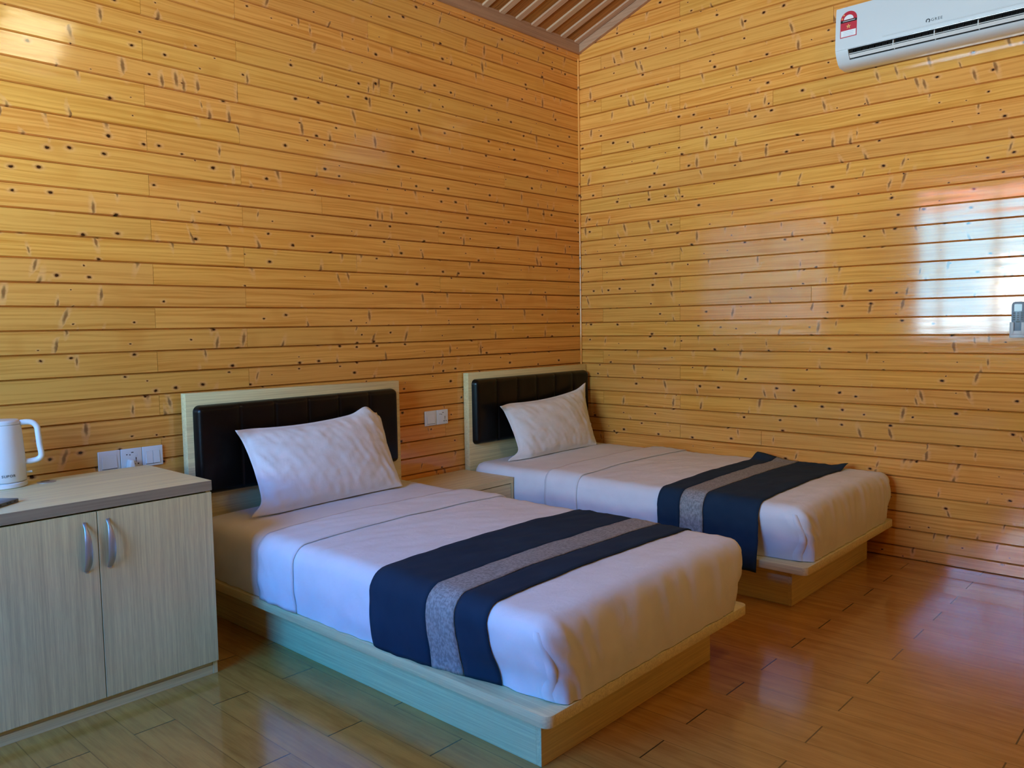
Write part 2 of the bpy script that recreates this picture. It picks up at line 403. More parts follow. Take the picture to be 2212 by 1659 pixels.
# ceiling: wide dark planks running up the slope, narrow pale battens over their joints
Z0c = ZE+.012                     # underside of planks at the wall
edges = []; x = -.055
while x > XL: edges.append(x); x -= .1535
edges.append(XL)
nrm = np.array([0, -SL, -1.])/math.hypot(SL, 1)     # pointing into the room on the back slope
def slope_pt(front):
    def f(a, b, d):
        y = b if not front else YF-b
        z = Z0c+.05+SL*(-b); n = nrm*d
        return (a, y+(n[1] if not front else -n[1]), z+n[2])
    return f
Vp, Fp, UVp, Rp = [], [], [], []
bS = []
edges[-1] = XL-.03
xs = [.03]+edges
for i in range(len(xs)-1):
    bS.append((xs[i+1], xs[i], YF/2, .03, random.random()))
def ceil_mesh(name, segs, mat, d):
    V, F, UV, R = [], [], [], []
    for fr in (False, True):
        f = slope_pt(fr)
        for a0, a1, b0, b1, rn in segs:
            n = len(V)
            if d == 0: pts = [(a0, b0, 0), (a1, b0, 0), (a1, b1, 0), (a0, b1, 0)]; fs = [(0, 1, 2, 3)]
            else: pts = [(a0, b0, 0), (a1, b0, 0), (a1, b1, 0), (a0, b1, 0), (a0+.003, b0, d), (a1-.003, b0, d), (a1-.003, b1, d), (a0+.003, b1, d)]; fs = [(4, 5, 6, 7), (0, 4, 7, 3), (1, 2, 6, 5), (2, 3, 7, 6), (0, 1, 5, 4)]
            V += [f(*q) for q in pts]
            for g in fs:
                F.append(tuple(n+i for i in g)); R.append(rn if not fr else (rn*3.7) % 1); UV += [(pts[i][1], pts[i][0]) for i in g]
    return V, F, UV, R
V, F, UV, R = ceil_mesh('ceiling', bS, None, 0)
n0 = len(F)
bt = [(x-.026, x+.026, YF/2, 0., random.random()) for x in edges[:-1]]
V2, F2, UV2, R2 = ceil_mesh('battens', bt, None, .011)
n = len(V); ob = mk('ceiling', (V+V2, F+[tuple(i+n for i in f) for f in F2]), M['plank'], kind='structure', origin=(0, 0, 0))
me = ob.data; me.materials.append(M['batten'])
me.polygons.foreach_set('material_index', [0]*n0+[1]*len(F2))
me.uv_layers.new(name='UVMap').data.foreach_set('uv', np.array(UV+UV2, np.float32).ravel())
me.attributes.new('rnd', 'FLOAT', 'FACE').data.foreach_set('value', np.array(R+R2, np.float32))
# trims
def struct(name, VF, mat, axis=0): return addrnd(mk(name, VF, mat, kind='structure', origin=(0, 0, 0)), axis)
struct('trim_1', box(XL, 0, -.032, 0, ZE, ZE+.075, .003), M['beam'])                       # eave board on the back wall
struct('trim_2', joinm(box(XL, 0, -.014, 0, ZE-.032, ZE, .004)), M['pine'])               # small bead under it
fn = lambda p, q, a: (a, p, q)
rk = [(0, ZE-.035), (0, ZE+.075), (YF/2, ZE+.075-SL*YF/2), (YF, ZE+.075), (YF, ZE-.005), (YF/2, ZE-.005-SL*YF/2)]
struct('trim_3', prism([(-.032, ZE-.005+SL*.032), (-.032, ZE+.1), (YF/2, ZE+.09-SL*YF/2), (YF+.03, ZE+.1), (YF+.03, ZE-.0), (YF/2, ZE+.003-SL*YF/2)], fn, -.026, 0), M['beam'], 1)
struct('trim_4', box(-.013, 0, -.013, 0, 0, ZE, .004), M['pine'], 2)                       # bead in the corner
# window in the left wall
wf = []
y0, y1, z0, z1 = WIN
for a in ((y0-.05, y1+.05, z0-.05, z0), (y0-.05, y1+.05, z1, z1+.05), (y0-.05, y0, z0, z1), (y1, y1+.05, z0, z1)): wf.append(box(XL-.08, XL+.02, a[0], a[1], a[2], a[3], .004))
wf.append(box(XL-.05, XL-.01, -1.43, -1.37, z0, z1, .003)); wf.append(box(XL-.05, XL-.01, -.83, -.775, z0, z1, .003))
wn = mk('window_1', joinm(*wf), M['frame'], kind='structure', origin=(XL, y0, z0))
mk('window_pane', box(XL-.034, XL-.030, y0, y1, z0, z1), M['glass'], wn)
# red canopy added outside the window for the red band mirrored in the varnish
cn = thing('canopy', 'red canopy on slim posts added outside the side window for its reflection', 'canopy', (-14.6, .5, 0))
mk('roof', prism([(-13.95, 3.50), (-13.95, 3.86), (-14.0, 3.90), (-15.6, 4.35), (-15.6, 4.28), (-14.05, 3.80), (-14.0, 3.50)], lambda p, q, a: (p, a, q), -7., 8.), M['canopy'], cn)
for y in (-6.5, 7.5): mk('post', box(-14.15, -14.05, y-.05, y+.05, -.3, 3.84), M['frame'], cn)
sd = bpy.data.lights.new('sun', 'SUN'); sd.energy = 42.; sd.angle = .01; sd.color = (1., .93, .82)
so = bpy.data.objects.new('sun', sd); COL.objects.link(so); so.rotation_euler = Vector((-.80, .15, -.58)).to_track_quat('-Z', 'Y').to_euler()
# ceiling lamp on the front slope
lt = thing('ceiling_lamp', 'square warm white panel lamp on the sloping ceiling behind the viewer', 'lamp', (-2.36, -3.85, 3.68))
sf = slope_pt(True)
def slab_on_slope(a0, a1, yy0, yy1, d0, d1):
    b0, b1 = YF-yy0, YF-yy1
    P8 = [sf(a, b, d) for d in (d0, d1) for a, b in ((a0, b0), (a1, b0), (a1, b1), (a0, b1))]
    return P8, [(0, 1, 2, 3), (7, 6, 5, 4), (0, 4, 5, 1), (1, 5, 6, 2), (2, 6, 7, 3), (3, 7, 4, 0)]
mk('housing', slab_on_slope(-2.57, -2.06, -4.12, -3.54, .011, .055), M['white'], lt)
mk('diffuser', slab_on_slope(-2.55, -2.08, -4.10, -3.56, .055, .060), M['lamp'], lt)

lt = thing('ceiling_lamp', 'added warm fill panel on the ceiling above the beds', 'lamp', (-3.0, -1.75, 3.9))  # unseen fill lamp, added to warm the bed tops and walls
sb = slope_pt(False)
def slab_back(a0, a1, b0, b1, d0, d1):
    return [sb(a, b, d) for d in (d0, d1) for a, b in ((a0, b0), (a1, b0), (a1, b1), (a0, b1))], [(0, 1, 2, 3), (7, 6, 5, 4), (0, 4, 5, 1), (1, 5, 6, 2), (2, 6, 7, 3), (3, 7, 4, 0)]
mk('housing', slab_back(-3.45, -2.83, -2.42, -1.80, .011, .055), M['white'], lt)
mk('diffuser', slab_back(-3.43, -2.85, -2.40, -1.82, .055, .060), M['lamp2'], lt)

# ------------------------------------------------------------ fabric over a mattress
def sstep(a, b, x): t = min(1., max(0., (x-a)/(b-a))); return t*t*(3-2*t)
def nz(x, y, z): return noise.noise(Vector((x, y, z)))
class Bedding:
    def __init__(s, x0, x1, yh, yf, z0, z1, r, seed, taper=.075):
        s.x0, s.x1, s.yh, s.yf, s.z0, s.z1, s.r, s.seed, s.taper = x0, x1, yh, yf, z0, z1, r, seed, taper
    def surf(s, q, off, wr=1.):
        """q on the sharp box -> rounded, wrinkled point at distance off"""
        r = s.r; x, y, z = q
        cx = min(max(x, s.x0+r), s.x1-r); cy = min(max(y, s.yf+r), s.yh-r*.6 if s.yh-y > -1 else y); cz = min(z, s.z1-r)
        d = Vector((x-cx, y-cy, z-cz)); L = d.length
        if L < 1e-9: d = Vector((0, 0, 1))
        else: d /= L
        p = Vector((cx, cy, cz))+d*(r+off)
        hz = (s.z1-p.z)/(s.z1-s.z0)                    # 0 top .. 1 bottom
        side = 1-abs(d.z)
        sd = s.seed
        # crown and soft undulation of the top
        u = (p.x-s.x0)/(s.x1-s.x0); v = (p.y-s.yf)/(s.yh-s.yf)
        top = max(0, d.z)
        h = top*(.010*math.sin(math.pi*min(1, max(0, u)))*1.2+.005*nz(p.x*2.3, p.y*2.3, sd))
        # fine wrinkles
        h += wr*(.0042*nz(p.x*6+p.y*4, p.y*24+p.x*5, p.z*12+sd)*top + .0014*nz(p.x*24, p.y*40, p.z*30+sd))
        # sides: bulge and hanging folds
        h += side*(.012*math.sin(math.pi*min(1, max(0, hz)))+.004*nz(p.x*5, p.y*5, sd+3)*hz)
        foot = max(0, -d.y)*side
        fold = .5+.5*nz(p.x*16, 1.7, sd+9)
        h += wr*foot*(.010*nz(p.x*20+p.z*3, p.z*3.2, sd)*(1-.45*hz)+.009*fold*hz)
        leftf = max(0, -d.x)*side
        h += wr*leftf*(.009*nz(p.y*15, p.z*4+p.y*6, sd+5)*hz + .004*nz(p.y*22-p.z*14, p.z*9+p.y*3, sd+7)+.008*nz(p.y*6+p.z*9, p.z*8-p.y*8, sd)*hz)
        # gathers close to the upper foot corners
        for cxn in (s.x0, s.x1):
            g = math.exp(-((p.x-cxn)**2+(p.y-s.yf)**2)/.022)
            h += wr*g*.0045*math.sin((p.x-cxn)*140+p.z*45+6*nz(p.x*6, p.y*6, p.z*6+sd))*(.3+.7*side)
        p += d*h
        # drawn in at the bottom near the foot
        t = sstep(s.yf+.72, s.yf, p.y)*sstep(0., 1., hz)*s.taper
        m = .5*(s.x0+s.x1); k = 1 if p.x < m else -1
        wgt = min(1., abs(p.x-m)/(.5*(s.x1-s.x0)))**3
        p.x += k*t*wgt
        if foot > .3: p.z = max(p.z, s.z0+.001)
        return p
    def shell(s, ya, yb, off, xa=None, xb=None, foot=True, head=False, step=.014, wr=1., zb=None, left=True, right=True, closed=True, zfun=None, th=.004):
        """grid strip left-bottom -> over the top -> right-bottom, running ya (head side) -> yb; then down the foot"""
        xa = s.x0 if xa is None else xa; xb = s.x1 if xb is None else xb; zb = s.z0 if zb is None else zb
        path = []
        def seg(a, b, st=step):
            n = max(2, int(abs(b-a)/st)); return [a+(b-a)*i/n for i in range(n+1)]
        if left: path += [(xa, z) for z in seg(zb, s.z1)][:-1]
        path += [(x, s.z1) for x in seg(xa, xb, step*1.3)]
        if right: path += [(xb, z) for z in seg(s.z1, zb)][1:]
        ys = seg(ya, yb, step*1.3)
        bm = bmesh.new(); G = []
        for y in ys:
            G.append([bm.verts.new(s.surf((x, y, z), off, wr)) for x, z in path])
        for i in range(len(ys)-1):
            for j in range(len(path)-1):
                bm.faces.new((G[i][j], G[i][j+1], G[i+1][j+1], G[i+1][j]))
        for flag, y in ((foot, yb), (head, ya)):
            if not flag: continue
            zs = seg(s.z1, zb); xs = seg(xa, xb, step*1.3)
            H = [[bm.verts.new(s.surf((x, y, z), off, wr)) for x in xs] for z in zs]
            for i in range(len(zs)-1):
                for j in range(len(xs)-1):
                    f = (H[i][j], H[i][j+1], H[i+1][j+1], H[i+1][j])
                    bm.faces.new(f if flag is foot and y == yb else f[::-1])
        bmesh.ops.remove_doubles(bm, verts=bm.verts[:], dist=.0006)
        bmesh.ops.recalc_face_normals(bm, faces=bm.faces[:])
        # outward = up on the top
        up_ = sum(f.normal.z*f.calc_area() for f in bm.faces)
        if up_ < 0: bmesh.ops.reverse_faces(bm, faces=bm.faces[:])
        return bm_out(bm)
def thicken(ob, t):
    md = ob.modifiers.new('thickness', 'SOLIDIFY'); md.thickness = t; md.offset = -1
    return ob

def make_bed(name, label, hx0, hx1, hy0, hy1, ztl, ztr, sx0, sx1, syf, px0, px1, pyf, padx, seams):
    t = thing(name, label, 'bed', ((hx0+hx1)/2, (hy1+syf)/2, 0))
    V, F = box(hx0, hx1, hy0, hy1, 0, 1.033, .0025)
    V = [(x, y, z+((ztl+(ztr-ztl)*(x-hx0)/(hx1-hx0))-1.033)*(z > .5)) for x, y, z in V]
    hb = mk('headboard', (V, F), M['lam_x'], t, smooth=.6)
    # upholstered pad with vertical channels
    x0, x1, z0, z1 = padx; T = .042; nx_, nz_ = 150, 60; R_ = .03
    bm = bmesh.new(); G = []
    for j in range(nz_+1):
        row = []
        tz = j/nz_; z = z0+(z1-z0)*(.5-.5*math.cos(math.pi*tz)*(.75+.25*abs(math.cos(math.pi*tz))))
        for i in range(nx_+1):
            tx = i/nx_; x = x0+(x1-x0)*(tx+.0*tx)
            # rounded rectangle distance to border
            dx = min(x-x0, x1-x); dz = min(z-z0, z1-z)
            xx, zz = x, z
            if dx < R_ and dz < R_:
                vx, vz = R_-dx, R_-dz; L = math.hypot(vx, vz); mx = max(vx, vz)
                k = mx/L if L > 0 else 1
                ndx, ndz = R_-vx*k, R_-vz*k
                xx = x0+ndx if x-x0 < x1-x else x1-ndx; zz = z0+ndz if z-z0 < z1-z else z1-ndz
                db = R_-math.hypot(vx*k, vz*k)
            else: db = min(dx, dz)
            e = min(1, db/.028); h = T*math.sqrt(max(0, 1-(1-e)**2))
            gr = sum(math.exp(-((xx-sx)/.0035)**2) for sx in seams)*.009+sum(math.exp(-((xx-sx)/.02)**2) for sx in seams)*.003
            h = max(0, h-gr*e) + .0015*nz(xx*12, zz*12, 3)*e
            row.append(bm.verts.new((xx, hy0-h, zz)))
        G.append(row)
    for j in range(nz_):
        for i in range(nx_): bm.faces.new((G[j][i], G[j][i+1], G[j+1][i+1], G[j+1][i]))
    bmesh.ops.remove_doubles(bm, verts=bm.verts[:], dist=1e-5)
    mk('upholstered_pad', bm_out(bm), M['leather'], hb, smooth=True, label='dark brown leather pad')
    # platform slab with rounded foot corners
    r = .03
    poly = [(sx0, hy0), (sx1, hy0)]+[(sx1-r+r*math.cos(a), syf+r-r*math.sin(a)) for a in [math.pi/2*i/6 for i in range(7)]]+[(sx0+r-r*math.sin(a), syf+r-r*math.cos(a)) for a in [math.pi/2*i/6 for i in range(7)]]
    mk('platform', prism(poly, lambda p, q, a: (p, q, a), .1835, .2205, .002), M['lam_y'], t, smooth=.6)
    mk('base', joinm(box(px0, px0+.02, pyf+.02, hy0, 0, .1833, .001), box(px1-.02, px1, pyf+.02, hy0, 0, .1833, .001)), M['lam_y'], t)
    mk('base_front', box(px0, px1, pyf, pyf+.02, 0, .1833, .001), M['lam_x'], t)
    return t
make_bed('bed', 'grey oak platform bed with leather headboard, nearer the camera beside the cabinet', -3.022, -1.786, -.0877, -.0435, 1.041, 1.024,
         -3.02, -1.797, -2.198, -2.928, -1.906, -2.093, (-2.99, -1.822, .572, .984), [-2.782, -2.593, -2.407, -2.219, -2.024])
make_bed('bed', 'grey oak platform bed with leather headboard in the corner against the right wall', -1.206, -.006, -.050, -.006, 1.033, 1.033,
         -1.216, -.03, -2.190, -1.125, -.135, -2.085, (-1.177, -.02, .583, .992), [-.985, -.79, -.60, -.405, -.21])

def make_bedding(n, x0, x1, yh, yf, seed, cy0, cy1, run, str_, hang):
    which = ['the bed nearer the camera', 'the bed in the corner'][n]
    b = Bedding(x0, x1, yh, yf, .2225, .478, .047, seed)
    mk('mattress', b.shell(yh, yf+.02, 0, foot=True, head=True, step=.02, wr=.7), M['sheet'], smooth=True, label='mattress in a white fitted sheet on '+which, cat='mattress')
    db = Bedding(x0, x1, yh, yf, .2225, .478, .047, seed)
    dv = thing('duvet', 'white blanket with folded cuff tucked over '+which, 'blanket', ((x0+x1)/2, (cy0+yf)/2, .2225))
    mk('cover', db.shell(cy0-.02, yf, .008, foot=True), M['sheet'], dv, smooth=True)
    cuff = mk('folded_cuff', db.shell(cy0, cy1, .0165, foot=False, zb=.226), M['sheet'], dv, smooth=True)
    thicken(cuff, .0065)
    # tucked pleat on the near foot corner
    V, F = [], []
    N = 26
    for i in range(N+1):
        t = i/N; z = .452-(.452-.226)*t
        yc = yf+.035-.028*math.sin(math.pi*min(1, t*1.15))**.8*.9; wd = .010+.022*t
        for k, (oy, oo) in enumerate(((-.010, .006), (-.002, .0135), (wd*.6, .0145), (wd+.004, .0075))):
            q = db.surf((x0, yc+oy+.004*math.sin(t*9), z), oo, .6); V.append(tuple(q))
    for i in range(N):
        for k in range(3): F.append((i*4+k, i*4+k+1, i*4+k+5, i*4+k+4))
    mk('corner_pleat', (V, F), M['sheet'], dv, smooth=True)
    rn = thing('bed_runner', 'navy bed runner with grey woven stripe across the foot of '+which, 'bed runner', ((x0+x1)/2, (run[0]+run[1])/2, .2225))
    kw = dict(foot=False)
    if hang:   # this one hangs free past the platform on the left and stops short on top at the wall
        hb_ = Bedding(x0, x1, yh, yf, .2225, .478, .047, seed, taper=0.)
        def rsurf(ya, yb, off, extra):
            V, F = hb_.shell(ya, yb, off, zb=.165, right=False, xb=-.105, foot=False)
            V2 = []
            for x, y, z in V:
                if x < x0+.05: x = min(x, x0-.012) - .022*sstep(.32, .225, z)*(1) if z < .40 else x-.004
                lift = sstep(-.22, -.105, x)*(.006+.03*sstep(-1.62, -1.43, y)+.02*sstep(-1.86, -1.96, y))
                V2.append((x, y, z+lift))
            return V2, F
        parts = [rsurf(run[0], str_[0]+.004, .0150, 0), rsurf(str_[1]-.004, run[1], .0150, 0)]
        thicken(mk('navy_cloth', joinm(*parts), M['navy'], rn, smooth=True), .003)
        thicken(mk('grey_stripe', rsurf(str_[0], str_[1], .0162, 0), M['stripe'], rn, smooth=True, label='grey woven stripe'), .003)
    else:
        parts = [db.shell(run[0], str_[0]+.004, .0150, **kw), db.shell(str_[1]-.004, run[1], .0150, **kw)]
        thicken(mk('navy_cloth', joinm(*parts), M['navy'], rn, smooth=True), .003)
        thicken(mk('grey_stripe', db.shell(str_[0], str_[1], .0162, **kw), M['stripe'], rn, smooth=True, label='grey woven stripe'), .003)
    return db
B1 = make_bedding(0, -3.003, -1.812, -.138, -2.183, 1.3, -.665, -.925, (-1.405, -1.960), (-1.695, -1.822), False)
B2 = make_bedding(1, -1.203, -.040, -.100, -2.165, 5.9, -.675, -.905, (-1.425, -1.965), (-1.553, -1.680), True)

# ------------------------------------------------------------ pillows
def pillow(bl, br, tl, tr_, T, seed, label, ears):
    bl, br, tl, tr_ = map(Vector, (bl, br, tl, tr_))
    N1, N2 = 72, 48
    nrm_ = ((br-bl).cross(tl-bl)).normalized()
    if nrm_.y > 0: nrm_ = -nrm_
    bm = bmesh.new(); sides = []
    for sg in (1, -1):
        G = []
        for j in range(N2+1):
            row = []
            for i in range(N1+1):
                s_ = -1+2*i/N1; t_ = -1+2*j/N2
                a, b_ = (s_+1)/2, (t_+1)/2
                # edges bow inwards between the corners
                bow_t = .030*(1-s_*s_)*t_*abs(t_); bow_s = .022*(1-t_*t_)*s_*abs(s_)
                p = (bl*(1-a)+br*a)*(1-b_)+(tl*(1-a)+tr_*a)*b_
                ex = (br-bl).normalized(); ey = (tl-bl).normalized()
                bt = bow_t*(1 if t_ > 0 else .15)
                p = p-ex*bow_s-ey*bt
                e = max(0, 1-abs(s_/.965)**2.4); f = max(0, 1-abs(t_/.95)**2.4)
                h = T*(e**.62)*(f**.62)
                rim = 1-min(e, f)
                w = .006*nz(s_*4+t_*2, t_*4, seed+sg)+.0075*nz(s_*15+4*t_, t_*2.2, seed+sg*2)*(.25+rim)*f**.3+.005*nz(s_*3, t_*15+s_*3, seed)*rim*(abs(s_))+.002*nz(s_*9-t_*7, s_*3+t_*4, seed+4)
                w += .004*math.exp(-((abs(s_)-.9)/.07)**2)*nz(1.3, t_*9, seed)
                p = p+nrm_*(sg*(h*.5+.0012)+(w if sg > 0 else -w*.4)*min(1, 6*h/T+.35))
                for (cs, ct, v) in ears:
                    g = math.exp(-(((s_-cs)/.14)**2+((t_-ct)/.2)**2)); p = p+Vector(v)*g
                if p.z < bl.z-.001+(br.z-bl.z)*a: p.z = bl.z-.001+(br.z-bl.z)*a
                row.append(bm.verts.new(p))
            G.append(row)
        sides.append(G)
        for j in range(N2):
            for i in range(N1):
                q = (G[j][i], G[j][i+1], G[j+1][i+1], G[j+1][i])
                bm.faces.new(q if sg > 0 else q[::-1])
    A, B_ = sides
    rim = [(0, i) for i in range(N1+1)]+[(j, N1) for j in range(1, N2+1)]+[(N2, i) for i in range(N1-1, -1, -1)]+[(j, 0) for j in range(N2-1, 0, -1)]
    for k in range(len(rim)):
        (a, b_), (c_, d_) = rim[k], rim[(k+1) % len(rim)]
        bm.faces.new((A[a][b_], B_[a][b_], B_[c_][d_], A[c_][d_]))
    bmesh.ops.recalc_face_normals(bm, faces=bm.faces[:])
    mk('pillow', bm_out(bm), M['pillow'], smooth=True, label=label, cat='pillow')
zt = .492
pillow((-2.835, -.405, zt), (-2.000, -.355, zt), (-2.845, -.205, .872), (-2.005, -.185, .905), .15, 2.1, 'white pillow leaning on the headboard of the bed nearer the camera',
       [(-1.02, 1.02, (-.030, -.045, .0)), (1, 1, (-.02, .0, -.035)), (-1, -1, (-.045, .03, 0)), (.75, 1, (0, 0, .022))])
pillow((-1.005, -.300, zt-.004), (-.205, -.290, zt-.004), (-1.03, -.150, .835), (-.155, -.145, .885), .15, 8.4, 'white pillow leaning on the headboard of the bed in the corner',
       [(-1.02, 1.02, (-.04, -.04, -.012)), (1, 1, (.015, .0, .025)), (-1, -1, (-.075, .04, 0))])

# ------------------------------------------------------------ nightstand between the beds
nt = thing('nightstand', 'low grey oak nightstand between the two beds', 'nightstand', (-1.5, -.23, 0))
nx0, nx1, nyf, nyb, nh = -1.772, -1.222, -.430, -.012, .4305
mk('top', box(nx0, nx1, nyf, nyb, nh-.034, nh, .0015), M['lam_x'], nt)
mk('side_panel', box(nx0, nx0+.018, nyf, nyb, 0, nh-.0345, .001), M['lam_z'], nt); mk('side_panel', box(nx1-.018, nx1, nyf, nyb, 0, nh-.0345, .001), M['lam_z'], nt)
mk('back_panel', box(nx0+.0185, nx1-.0185, nyb-.012, nyb, 0, nh-.0345), M['lam_x'], nt)
mk('kick_board', box(nx0+.0185, nx1-.0185, nyf+.012, nyf+.028, 0, .055), M['lam_x'], nt)
for a, b_ in ((.058, .222), (.226, .3925)):
    dr = mk('drawer', box(nx0+.021, nx1-.021, nyf+.001, nyf+.018, a, b_, .0012), M['lam_x'], nt)

# ------------------------------------------------------------ cabinet
cx0, cx1, cyf, cyb = -4.068, -3.231, -.7155, -.155
ct = thing('cabinet', 'grey oak two door cabinet with bow handles at the left edge', 'cabinet', ((cx0+cx1)/2, -.43, 0))
tp = mk('top', box(cx0, cx1, cyf, cyb, .7165, .7553, .0015), M['lam_x'], ct)
mk('edge_band', box(cx0+.001, cx1-.001, cyf-.0008, cyf+.0004, .7175, .7543), M['edge_x'], tp, label='brown edge band')
mk('side_panel', box(cx0+.002, cx0+.02, cyf+.012, cyb, 0, .716, .001), M['lam_z'], ct); mk('side_panel', box(cx1-.020, cx1-.002, cyf+.012, cyb, 0, .716, .001), M['lam_z'], ct)
mk('back_panel', box(cx0+.0205, cx1-.0205, cyb-.012, cyb, 0, .716), M['lam_x'], ct)
mk('bottom_shelf', box(cx0+.0205, cx1-.0205, cyf+.02, cyb-.0125, .034, .050), M['lam_x'], ct)
mk('kick_board', box(cx0+.0205, cx1-.0205, cyf+.014, cyf+.032, 0, .0335), M['lam_x'], ct)
xm = -3.648
for a, b_, hx in ((cx0+.002, xm-.0014, -3.690), (xm+.0014, cx1-.002, -3.614)):
    d = mk('door', box(a, b_, -.7155+.0015, -.7035+.004, .0515, .7105, .0008), M['lam_z'], ct)
    # leaf-shaped bow handle
    V, F = [], []
    N = 30; zc, hl = .5935, .083; yf_ = -.714
    for i in range(N+1):
        t = -1+2*i/N; z = zc+t*hl; yy = yf_-.030*(1-abs(t)**2.6)-.001; wd = .0055+.0075*max(0, 1-((t+.25)/1.05)**2)
        for k in range(8):
            an = 2*math.pi*k/8; V.append((hx+wd*math.cos(an), yy+.0028*math.sin(an), z))
    for i in range(N):
        for k in range(8): F.append((i*8+k, i*8+(k+1) % 8, (i+1)*8+(k+1) % 8, (i+1)*8+k))
    F += [tuple(range(8))[::-1], tuple(range(N*8, N*8+8))]
    mk('handle', joinm((V, F), box(hx-.005, hx+.005, yf_-.003, yf_+.001, zc-hl-.004, zc-hl+.006), box(hx-.005, hx+.005, yf_-.003, yf_+.001, zc+hl-.006, zc+hl+.004)), M['metal'], d, smooth=.9, label='silver bow handle')
mk('cable_grommet', lathe([(.033, .7554), (.033, .7568), (.029, .7575), (.0, .7575)], -3.650, -.232, 36), M['metal'], tp, smooth=.6, label='silver cable grommet')
mk('cable_hole', box(-3.665, -3.635, -.226, -.212, .7576, .7580), M['black'], tp, label='dark cable hole')

# ------------------------------------------------------------ kettle
kx, ky, kz = -3.785, -.205, .7556
kt = thing('electric_kettle', 'white electric kettle on the cabinet top, cut off by the left edge', 'kettle', (kx, ky, kz))
mk('base', lathe([(.073, kz), (.077, kz+.003), (.077, kz+.016), (.074, kz+.019), (.070, kz+.0195)], kx, ky, 64), M['kettle'], kt, smooth=.6)
mk('body', lathe([(.068, kz+.0195), (.0735, kz+.0225), (.0755, kz+.026), (.0745, kz+.10), (.069, kz+.19), (.0655, kz+.229), (.0645, kz+.232), (.055, kz+.2325)], kx, ky, 64), M['kettle'], kt, smooth=.6)
ld = mk('lid', lathe([(.063, kz+.2325), (.0650, kz+.2345), (.0640, kz+.243), (.058, kz+.249), (.02, kz+.252), (0, kz+.252)], kx, ky, 64), M['kettle'], kt, smooth=.6)
hd = np.array([.68, -.30]); hd /= np.linalg.norm(hd)          # direction of the handle
def kp(r_, z): return (kx+hd[0]*r_, ky+hd[1]*r_, kz+z)
ctrl = [(.060, .236), (.085, .238), (.104, .234), (.117, .219), (.120, .195), (.123, .15), (.127, .118), (.124, .103), (.112, .094), (.090, .090), (.070, .089)]
pts = []
for i in range(len(ctrl)-1):
    for t in (0, .25, .5, .75):
        p0, p1, p2, p3 = [ctrl[max(0, min(len(ctrl)-1, i+q))] for q in (-1, 0, 1, 2)]
        pts.append(tuple(.5*((2*p1[a])+(-p0[a]+p2[a])*t+(2*p0[a]-5*p1[a]+4*p2[a]-p3[a])*t*t+(-p0[a]+3*p1[a]-3*p2[a]+p3[a])*t**3) for a in (0, 1)))
pts.append(ctrl[-1])
mk('handle', tube([kp(*q) for q in pts], .0105, 14), M['kettle'], kt, smooth=.9)
mk('switch_lever', tube([kp(.070, .048), kp(.084, .049), kp(.094, .050)], .0022, 8, 3.), M['kettle'], kt, smooth=.9)
mk('spout', tube([(kx-.058, ky-.01, kz+.20), (kx-.075, ky-.013, kz+.222), (kx-.088, ky-.016, kz+.232)], [.022, .018, .012], 14), M['kettle'], kt, smooth=.9)
ang0 = math.atan2(CAM[1]-ky, CAM[0]-kx)+.22
mk('lettering', text_mesh('SUPOR', .0135, lambda x, y, z: (kx+(.0759+z)*math.cos(ang0+x/.0755), ky+(.0759+z)*math.sin(ang0+x/.0755), kz+.047+y), .0003, 1.15), M['ink'], kt, label='small dark lettering')

# ------------------------------------------------------------ slim device
dz = .7556
dcor = np.array([-3.835, -.556]); e1 = np.array([-.80, -.60]); e1 /= np.linalg.norm(e1); e2 = np.array([-e1[1], e1[0]])*-1
def dv_(p, q, a): v = dcor+e1*p+e2*q; return (v[0], v[1], a)
dt = thing('slim_device', 'flat dark grey device with slots in its edge lying on the cabinet top', 'device', (-3.93, -.55, dz))
mk('casing', prism(rrect(0, .155, 0, .10, .008), dv_, dz+.001, dz+.0125, .0015), M['device'], dt, smooth=.7)
for a in (.018, .040, .052, .085): mk('slot', prism([(a, -.0006), (a+.009, -.0006), (a+.009, .001), (a, .001)], dv_, dz+.0045, dz+.0095), M['black'], dt)

# ------------------------------------------------------------ wall plates
def plate(name, label, x0, z0, kind, group=None, S_=.0885, W_=.0925):
    t = thing(name, label, {'light_switch': 'switch', 'power_socket': 'socket'}[name], (x0+W_/2, -.001, z0), group)
    mk('plate', box(x0+.0006, x0+W_-.0006, -.0105, -.0012, z0, z0+S_, .003, 3), M['white'], t, smooth=.7)
    cx, cz = x0+W_/2, z0+S_/2
    def slot(u, v, w_, h_): mk('slot', box(cx+u-w_/2, cx+u+w_/2, -.0112, -.0095, cz+v-h_/2, cz+v+h_/2), M['black'], t)
    if kind in (1, 2):
        n = kind
        for i in range(n):
            w_ = .062/n; a = cx-.031+i*w_
            V, F = box(a+.0006, a+w_-.0006, -.0145, -.0104, cz-.032, cz+.025, .001)
            V = [(x, y+(.003*(z-cz+.03)/.055 if y < -.012 else 0), z) for x, y, z in V]
            mk('rocker', (V, F), M['white'], t)
        mk('shadow_gap', box(cx-.031, cx+.031, -.0108, -.0103, cz-.0345, cz-.0318), M['darkline'], t)  # dark strip coloured in as the shade line under the rockers
    else:
        slot(-.020, .019, .006, .0035); slot(-.007, .017, .0045, .0045); slot(.004, .027, .010, .0035)
        slot(.019, -.002, .0035, .012); slot(.019, -.013, .0035, .0045)
        slot(.012, -.025, .0075, .0045); slot(.028, -.025, .0055, .0055)
        mk('mark', box(cx+.015, cx+.026, -.0108, -.0104, cz+.009, cz+.0098), M['holder'], t); mk('mark', box(cx+.0252, cx+.026, -.0108, -.0104, cz+.009, cz+.016), M['holder'], t)
    return t
plate('light_switch', 'white single rocker switch, left of the socket above the cabinet', -3.3775, .7245, 1)
